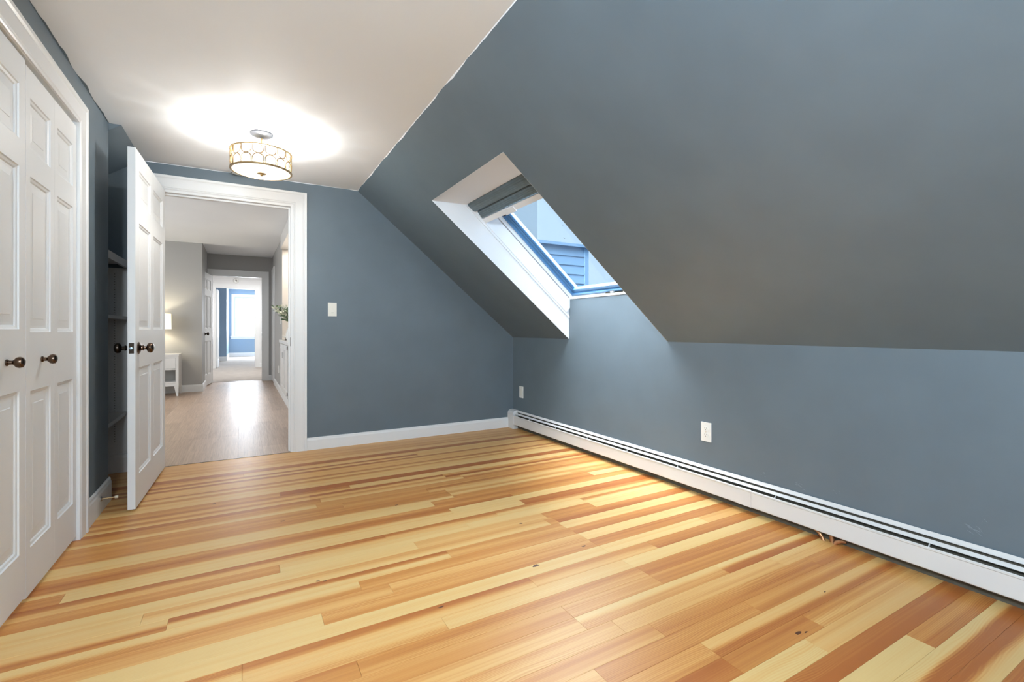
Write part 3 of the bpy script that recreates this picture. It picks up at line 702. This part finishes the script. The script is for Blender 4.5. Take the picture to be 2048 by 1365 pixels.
# ================================================================== HALL
HXL, HXR, HY, HZ = -3.0, .52, YB+WT, 2.405
FY, FY2 = 9.14, 10.46
hallfloor = obj('floor', B((HXL, HXR+.05, YB+.001, FY2+.12, -.06, -.012)), M['concrete'], kind='structure', label='grey-brown wood plank floor of the hall')
x = -.029 - .179*17; rg = random.Random(11)
while x < HXR:
    xa, xb = max(x, HXL), min(x+.179, HXR+.01)
    y = YB + .004 - rg.uniform(0, 1.2)
    while y < FY2 + .1:
        ya, yb2 = max(y, YB+.003), min(y+1.22, FY2+.11)
        if xb - xa > .02 and yb2 - ya > .05 and not (xb < -.58 and ya > FY):
            b_ = boardmesh(xa, xb, ya, min(yb2, FY) if xb < -.58 else yb2, .0002, .0005)
            o = obj('floor_plank', b_, M['vinyl'], hallfloor); o['tone'] = rg.uniform(.42, .62)
        y += 1.22
    x += .179
obj('trim_12', B((-.495, .352, 10.565, 10.585, -.02, .004)), M['bronzedark'], kind='structure')
obj('trim_6', B((DL, DR, YB-.006, YB+.003, -.02, .0015)), M['bronzedark'], kind='structure')
HW = M['hallwall']
# hall side of the end wall, left and right walls
obj('wall_hall_near', B((HXL, DL-.0, HY, HY+.012, 0, HZ), (DR, HXR, HY, HY+.012, 0, HZ), (DL, DR, HY, HY+.012, DH, HZ)), HW, kind='structure')
NY0, NY1, NZ0, NZ1 = 6.1, 7.86, .85, 2.20           # niche in the right wall
bm = B((HXR, HXR+.1, HY, NY0, 0, 2.5), (HXR, HXR+.1, 8.035, FY2, 0, 2.5), (HXR, HXR+.1, NY1, 8.035, .848, 2.5))
obj('wall_niche_back', B((HXR+.45, HXR+.5, NY0-.05, 8.1, 0, 2.5)), HW, kind='structure')
obj('wall_hall_right', bm, HW, kind='structure', label='greige right wall of the hall')
obj('wall_niche', B((HXR+.1, HXR+.45, NY1, NY1+.03, NZ0, 2.4), (HXR+.1, HXR+.45, NY0-.03, NY0, NZ0, 2.4), (HXR+.44, HXR+.45, NY0, NY1, NZ0, 2.4), (HXR+.002, HXR+.1, NY1-.003, NY1, NZ0, NZ1)), M['niche'], kind='structure', label='beige recess above the hall cabinet')
obj('wall_hall_left', B((HXL-.1, HXL, HY, FY, 0, 2.5), (HXL-.1, -.56, FY, FY+.1, 0, 2.5), (-.66, -.56, FY+.1, FY2, 0, 2.5)), HW, kind='structure', label='greige wall stub left of the hall passage')
OL, OR_, OH = -.495, .352, 2.027
obj('wall_hall_end', B((-1.2, OL, FY2, FY2+.12, 0, 2.6), (OL, OR_, FY2, FY2+.12, OH, 2.6), (OR_, 1.2, FY2, FY2+.12, 0, 2.6)), HW, kind='structure', label='greige end wall of the hall with a doorway')
obj('ceiling', B((HXL, HXR+.5, HY, FY+.02, HZ-.01, HZ+.1), (-.7, HXR+.5, FY+.02, FY2, HZ+.012, HZ+.1)), M['ceiling'], kind='structure', label='white ceiling of the hall')
baseboard('baseboard_hall_left', HXL, -.548, lambda a, z, d: (a, FY-d, z), 1.15, 'white baseboard under the greige wall stub in the hall')
baseboard('baseboard_hall_corner', FY, FY2, lambda a, z, d: (-.5605+d, a, z), 1.15)
baseboard('baseboard_hall_right', HY, 9.72, lambda a, z, d: (HXR-d, a, z), 1.05, 'white baseboard along the right side of the hall')
baseboard('baseboard_hall_end', OR_+.1, HXR, lambda a, z, d: (a, FY2-d, z), 1.05)
FC = [(0, 0), (0, .012), (.06, .016), (.09, .018), (.104, .018), (.104, 0)]
sweep_casing('trim_7', [(OL, 0), (OL, OH), (OR_, OH), (OR_, 0)], FC, lambda a, z, h: (a, FY2-h, z), kind='structure', label='white casing round the doorway at the end of the hall')
obj('trim_8', B((OL-.001, OL+.016, FY2-.002, FY2+.122, 0, OH), (OR_-.016, OR_+.001, FY2-.002, FY2+.122, 0, OH), (OL+.016, OR_-.016, FY2-.002, FY2+.122, OH-.016, OH+.001)), M['trim'], kind='structure')
obj('strike_plate', B((OR_-.0175, OR_-.0155, FY2+.004, FY2+.034, .87, .93)), M['bronzedark'], bpy.data.objects['trim_8'])
sweep_casing('trim_9', [(9.80, 0), (9.80, 2.06), (10.38, 2.06), (10.38, 0)], FC, lambda a, z, h: (HXR-h, a, z), kind='structure', label='white casing on the right hall wall near its end')
obj('door_5', B((HXR-.006, HXR+.0, 9.80, 10.38, .01, 2.06)), M['door'], kind='structure', label='narrow white door in the right hall wall near its end')
# open door at the end of the hall
hx2, hy2, fx2, fy2 = OL+.008, FY2-.02, -.572, 9.675
d4 = empty('door_4', (hx2, hy2, 0), math.atan2(fy2-hy2, fx2-hx2), kind='structure', label='white six-panel door open at the end of the hall')
W4 = math.hypot(fx2-hx2, fy2-hy2)
leaf(d4, W4, -T, .012, 2.005, [(.10, .355), (.435, .69)], [(.20, .80), (1.02, 1.60), (1.71, 1.895)])
knob(d4, (W4-.065, 0, .925), (0, 1, 0), m='bronzedark'); knob(d4, (W4-.065, -T, .925), (0, -1, 0), m='bronzedark')
# cabinets under the niche
cab = empty('hall_cabinet', (HXR, 7.1, 0)); tag(cab, 'white two-door cabinet built into the right hall wall', 'cabinet')
obj('carcass', B((-.0, .44, -1.0, .92, 0, .805)), M['furn'], cab)
for i, (y0, y1) in enumerate(((.24, .88), (-.44, .20))):
    dr = obj('cabinet_door', B((-.020, -.001, y0, y1, .13, .19), (-.020, -.001, y0, y1, .72, .79), (-.020, -.001, y0, y0+.07, .19, .72), (-.020, -.001, y1-.07, y1, .19, .72), (-.010, -.001, y0+.07, y1-.07, .19, .72)), M['furn'], cab, bevel=.002)
    for z in (.15, .74): obj('hinge', B((-.026, -.018, y0-.012 if i else y1-.0, y0+.004 if i else y1+.012, z, z+.045)), M['bronzedark'], dr)
    obj('pull', B((-.034, -.020, (y0+.03) if i == 0 else (y1-.04), (y0+.04) if i == 0 else (y1-.03), .60, .68)), M['steel'], dr, bevel=.002)
obj('stile_gap', B((-.003, .0, -.452, -.444, .13, .79)), M['slot'], cab)
obj('plinth', B((-.012, 0, -1.0, .90, 0, .105)), M['trim'], cab)
ct = tag(obj('countertop', B((HXR-.030, HXR+.44, 6.1, 8.03, .806, .846)), M['furn'], bevel=.004), 'white countertop over the hall cabinet', 'countertop')
tag(obj('niche_header', B((HXR-.02, HXR+.40, 6.1, 7.88, 2.205, HZ-.012)), M['furn'], bevel=.002), 'white boxed header above the hall niche', 'header', None, 'structure')
light('niche_light', 'AREA', (HXR+.2, 7.3, 2.19), 15, (1.0, .95, .86), .2, .8, aim=(0, 0, -1))
# vase with greenery, footed dish
vs_ = empty('vase_of_greenery', (HXR+.062, 7.19, .846)); tag(vs_, 'white vase of cream and green leaves on the hall countertop', 'vase')
bm = lathe(bmesh.new(), [(0, 0), (.045, 0), (.058, .03), (.062, .08), (.050, .14), (.028, .19), (.024, .24), (.030, .26), (.025, .26), (.019, .24), (0, .23)], 24); obj('vase', bm, M['ceramic'], vs_, smooth=True)
rg = random.Random(4); bms = bmesh.new(); bl = bmesh.new(); bp_ = bmesh.new()
def leaf_at(bm, p, d, L, Wd_, rg):
    d = d.normalized(); s = d.cross(Vector((rg.uniform(-1, 1), rg.uniform(-1, 1), rg.uniform(-1, 1)))).normalized(); n = d.cross(s)
    pts = []
    for t, w_ in ((0, .1), (.3, .85), (.6, .9), (.85, .5), (1, .02)):
        c = p + d*L*t + n*L*.12*math.sin(t*math.pi)
        pts.append((bm.verts.new(c - s*Wd_*w_/2 + n*.002), bm.verts.new(c), bm.verts.new(c + s*Wd_*w_/2 + n*.002)))
    for a, b in zip(pts, pts[1:]):
        bm.faces.new((a[0], a[1], b[1], b[0])); bm.faces.new((a[1], a[2], b[2], b[1]))
for i in range(42):
    a = rg.uniform(0, 6.28); el = rg.uniform(.75, 1.5); L = rg.uniform(.20, .34)
    d = Vector((math.cos(a)*math.cos(el), math.sin(a)*math.cos(el), math.sin(el)))
    p0 = Vector((0, 0, .22)); pts = [p0 + d*L*t - Vector((0, 0, .04*t*t)) for t in (0, .25, .5, .75, 1)]
    tube(bms, pts, .0016, 5)
    for t in (.35, .5, .65, .8, .92, 1.0):
        q = p0 + d*L*t - Vector((0, 0, .04*t*t))
        for _ in range(2):
            dd = d*.5 + Vector((rg.uniform(-1, 1), rg.uniform(-1, 1), rg.uniform(-.5, .8)))
            leaf_at(bl if rg.random() < .6 else bp_, q, dd, rg.uniform(.045, .075), rg.uniform(.022, .036), rg)
obj('stems', bms, M['stem'], vs_); obj('green_leaves', bl, M['leaf'], vs_, kind='stuff'); obj('cream_leaves', bp_, M['leafpale'], vs_, kind='stuff')
di = empty('footed_dish', (HXR+.03, 7.52, .846)); tag(di, 'small white footed dish on the hall countertop beyond the vase', 'dish')
obj('foot', lathe(bmesh.new(), [(0, 0), (.022, 0), (.020, .006), (.007, .012), (.007, .030), (.014, .034), (0, .035)], 20), M['bronzedark'], di, smooth=True)
obj('bowl', lathe(bmesh.new(), [(0, .034), (.02, .034), (.055, .050), (.062, .060), (.058, .060), (.03, .044), (0, .042)], 24), M['ceramic'], di, smooth=True)
# plates on the hall walls
plate_on('light_switch', 'white light switch on the right hall wall beyond the niche', 'switch', (HXR, 8.09, 1.14), R(-90), 'blank')
plate_on('wall_outlet', 'low white outlet on the right hall wall, the farther of two', 'outlet', (HXR, 8.60, .35), R(-90), 'duplex')
plate_on('wall_outlet', 'low white outlet on the right hall wall, nearer the cabinet', 'outlet', (HXR, 8.22, .33), R(-90), 'duplex')
plate_on('light_switch', 'white switch plate at the far end of the right hall wall, below the thermostat', 'switch', (HXR, 10.425, 1.27), R(-90), 'blank')
plate_on('thermostat', 'slim white thermostat at the far end of the right hall wall, above a switch', 'thermostat', (HXR, 10.425, 1.42), R(-90), 'blank')

# nightstand and lamp
nx, ny = -1.07, 8.88
ns = empty('nightstand', (nx, ny, 0)); tag(ns, 'white one-drawer nightstand against the greige hall wall', 'nightstand')
wx, wy = .245, .215
obj('top', B((-wx, wx, -wy, wy, .605, .629)), M['furn'], ns, bevel=.003)
obj('case', B((-wx+.004, -wx+.04, -wy+.004, wy, .15, .605), (wx-.04, wx-.004, -wy+.004, wy, .15, .605), (-wx+.04, wx-.04, wy-.015, wy, .15, .605),
            (-wx+.04, wx-.04, -wy+.006, wy-.015, .395, .412), (-wx+.04, wx-.04, -wy+.006, wy-.015, .575, .605)), M['furn'], ns, bevel=.0015)
obj('shelf', B((-wx+.04, wx-.04, -wy+.008, wy-.015, .195, .215)), M['furn'], ns); obj('apron', B((-wx+.04, wx-.04, -wy+.010, -wy+.03, .15, .193)), M['furn'], ns)
obj('drawer', B((-wx+.043, wx-.043, -wy+.008, -wy+.03, .416, .572)), M['furn'], ns, bevel=.002)
for sx in (-1, 1):
    for sy in (-1, 1):
        bm = bmesh.new(); x1 = sx*(wx-.004); y1 = sy*(wy-.004) if sy < 0 else wy
        top = [(x1, y1), (x1-sx*.055, y1), (x1-sx*.055, y1-sy*.04), (x1, y1-sy*.04)]; bot = [(x1-sx*.004, y1), (x1-sx*.026, y1), (x1-sx*.026, y1-sy*.024), (x1-sx*.004, y1-sy*.024)]
        a = [bm.verts.new((p[0], p[1], .15)) for p in top]; b = [bm.verts.new((p[0], p[1], 0)) for p in bot]
        bm.faces.new(a); bm.faces.new(b[::-1])
        for i in range(4): bm.faces.new((a[i], a[(i+1) % 4], b[(i+1) % 4], b[i]))
        obj('leg', bm, M['furn'], ns)
tl = empty('table_lamp', (-1.085, 8.90, .629)); tag(tl, 'lit table lamp with a cream drum shade on the white nightstand', 'lamp')
obj('base', lathe(bmesh.new(), [(0, 0), (.06, 0), (.06, .012), (.02, .02), (.03, .06), (.055, .12), (.05, .20), (.018, .27), (.010, .30), (.008, .36), (0, .36)], 24), M['ceramic'], tl, smooth=True)
obj('lamp_shade', lathe(bmesh.new(), [(.145, .376), (.140, .613), (.138, .613), (.143, .376), (.145, .376)], 40), M['shade'], tl, smooth=True)
light('nightstand_bulb', 'POINT', (-1.085, 8.90, 1.13), 9, (1.0, .88, .66), .03)

# ================================================================== LANDING AND FAR BEDROOM
L0, L1 = FY2+.12, 14.29
obj('floor', B((-1.3, 1.3, FY2+.11, L1+.12, -.06, .002), (-3, 3, L1+.12, 20.5, -.06, .002)), M['carpet'], kind='structure', label='pale carpet of the far rooms')
obj('wall_landing', B((-1.2, -1.1, L0, L1, 0, 2.5), (1.1, 1.2, L0, L1, 0, 2.5)), M['hallwhite'], kind='structure')
QL, QR, QH = -.60, .31, 2.075
obj('wall_landing_end', B((-1.2, QL, L1, L1+.12, 0, 2.5), (QL, QR, L1, L1+.12, QH, 2.5), (QR, 1.2, L1, L1+.12, 0, 2.5)), M['hallwhite'], kind='structure', label='white landing wall with the doorway to the far bedroom')
sweep_casing('trim_10', [(QL, 0), (QL, QH), (QR, QH), (QR, 0)], FC, lambda a, z, h: (a, L1-h, z), kind='structure', label='white casing round the far bedroom doorway')
obj('trim_11', B((QL-.001, QL+.016, L1-.002, L1+.122, 0, QH), (QR-.016, QR+.001, L1-.002, L1+.122, 0, QH)), M['trim'], kind='structure')
for z in (.28, 1.1, 1.85): obj('hinge', B((QL+.0155, QL+.020, L1+.03, L1+.065, z, z+.10)), M['steel'], bpy.data.objects['trim_11'])
d6 = empty('door_6', (QL+.056, L1+.135, 0), R(90), kind='structure', label='white door folded back inside the far bedroom, seen edge on')
leaf(d6, .80, .035, .012, 2.04, [(.10, .35), (.45, .70)], [(.20, .80), (1.02, 1.60), (1.71, 1.93)])
baseboard('baseboard_landing', QR+.1, 1.1, lambda a, z, d: (a, L1-d, z), 1.1)
obj('ceiling', B((-1.2, 1.2, L0, L1, 2.44, 2.5), (-3, 3, L1, 20.5, 2.5, 2.56)), M['hallwhite'], kind='structure', label='white ceiling of the far rooms')
sd2 = empty('smoke_detector', (-.135, L1, 2.27), 0); tag(sd2, 'round white smoke detector above the far bedroom doorway', 'smoke detector')
bm = bmesh.new(); lathe(bm, [(0, 0), (.065, 0), (.065, .012), (.055, .03), (0, .034)], 28, frame_M((0, 0, 0), (0, -1, 0))); obj('housing', bm, M['plate'], sd2, smooth=True)
obj('vent_slot', B((-.02, .02, -.037, -.033, .005, .02), (.015, .025, -.037, -.030, -.03, .02)), M['backplate'], sd2)
BW = M['bluewall']; WX0, WX1, WZ0, WZ1 = -.235, .98, .76, 2.21
YW = 20.38
obj('wall_bedroom_end', B((-.43, WX0, YW, YW+.15, 0, 2.5), (WX0, WX1, YW, YW+.15, 0, WZ0), (WX0, WX1, YW, YW+.15, WZ1, 2.5), (WX1, 3, YW, YW+.15, 0, 2.5)), BW, kind='structure', label='light blue far bedroom wall with the bright window')
obj('wall_bedroom_left', B((-3, -.43, 17.65, 17.75, 0, 2.5), (-.53, -.43, 17.75, YW, 0, 2.5)), BW, kind='structure', label='blue wall corner left of the far bedroom window')
obj('wall_bedroom_right', B((2.95, 3.05, L1+.12, YW, 0, 2.5)), BW, kind='structure')
obj('wall_bedroom_near', B((-3, -1.2, L1, L1+.12, 0, 2.5), (1.2, 3, L1, L1+.12, 0, 2.5), (-3.1, -3, L1, 17.7, 0, 2.5)), BW, kind='structure')
baseboard('baseboard_bedroom', -.43, 2.9, lambda a, z, d: (a, YW-d, z), 1.4, 'white baseboard under the far bedroom window')
baseboard('baseboard_bedroom_corner', -3, -.417, lambda a, z, d: (a, 17.65-d, z), 1.4)
baseboard('baseboard_bedroom_side', 17.64, YW, lambda a, z, d: (-.43+d, a, z), 1.4)
wn = empty('window_3', (0, 0, 0), kind='structure', label='bright double-hung window at the end of the far bedroom')
obj('window_casing', B((WX0-.105, WX0, YW-.02, YW, WZ0-.04, WZ1+.105), (WX1, WX1+.105, YW-.02, YW, WZ0-.04, WZ1+.105), (WX0, WX1, YW-.02, YW, WZ1, WZ1+.105), (WX0-.12, WX1+.12, YW-.018, YW, WZ0-.11, WZ0-.04)), M['trim'], wn)
obj('window_sill', B((WX0-.14, WX1+.14, YW-.06, YW+.05, WZ0-.04, WZ0)), M['trim'], wn)
obj('window_sash', B((WX0, WX0+.05, YW+.05, YW+.09, WZ0, WZ1), (WX1-.05, WX1, YW+.05, YW+.09, WZ0, WZ1), (WX0+.05, WX1-.05, YW+.05, YW+.09, WZ0, WZ0+.07), (WX0+.05, WX1-.05, YW+.05, YW+.09, WZ1-.06, WZ1), (WX0+.05, WX1-.05, YW+.04, YW+.09, 1.45, 1.49)), M['trim'], wn)
obj('sash_shade_line', B((WX0+.001, WX0+.006, YW+.046, YW+.050, WZ0, WZ1), (WX0+.006, WX1, YW+.046, YW+.050, WZ1-.006, WZ1-.001), (WX0+.05, WX1-.05, YW+.034, YW+.040, 1.445, 1.453), (WX0+.047, WX0+.052, YW+.044, YW+.049, WZ0+.07, 1.44), (WX0+.05, WX1-.05, YW+.044, YW+.049, WZ1-.066, WZ1-.06)), M['backplate'], wn)  # dark strips drawn for shade lines round the sash, in the heater's backplate colour
obj('window_pane', B((WX0, WX1, YW+.068, YW+.072, WZ0, WZ1)), M['glass'], wn)

# ================================================================== OUTSIDE THE SKYLIGHT: the neighbour's gable end
nb = empty('neighbouring_house', (6.2, 9.5, 0)); tag(nb, 'blue-tinted white clapboard house seen through the skylight', 'house')
obj('wall', B((-3.0, 1.33, 0, 5, -3, 3.05)), M['siding'], nb)
for i in range(18):
    z = -1.0 + i*.225
    bm = bmesh.new(); prism(bm, [(0.0, z), (0.0, z+.225), (-.006, z+.225), (-.030, z)], -3.0, 1.32, 'X'); obj('clapboard', bm, M['siding'], nb)
obj('corner_board', B((1.30, 1.42, -.04, .1, -3, 3.05)), M['siding'], nb)
obj('roof', B((-3.1, 1.45, -.12, 5.1, 3.05, 3.12)), M['roofing'], nb)
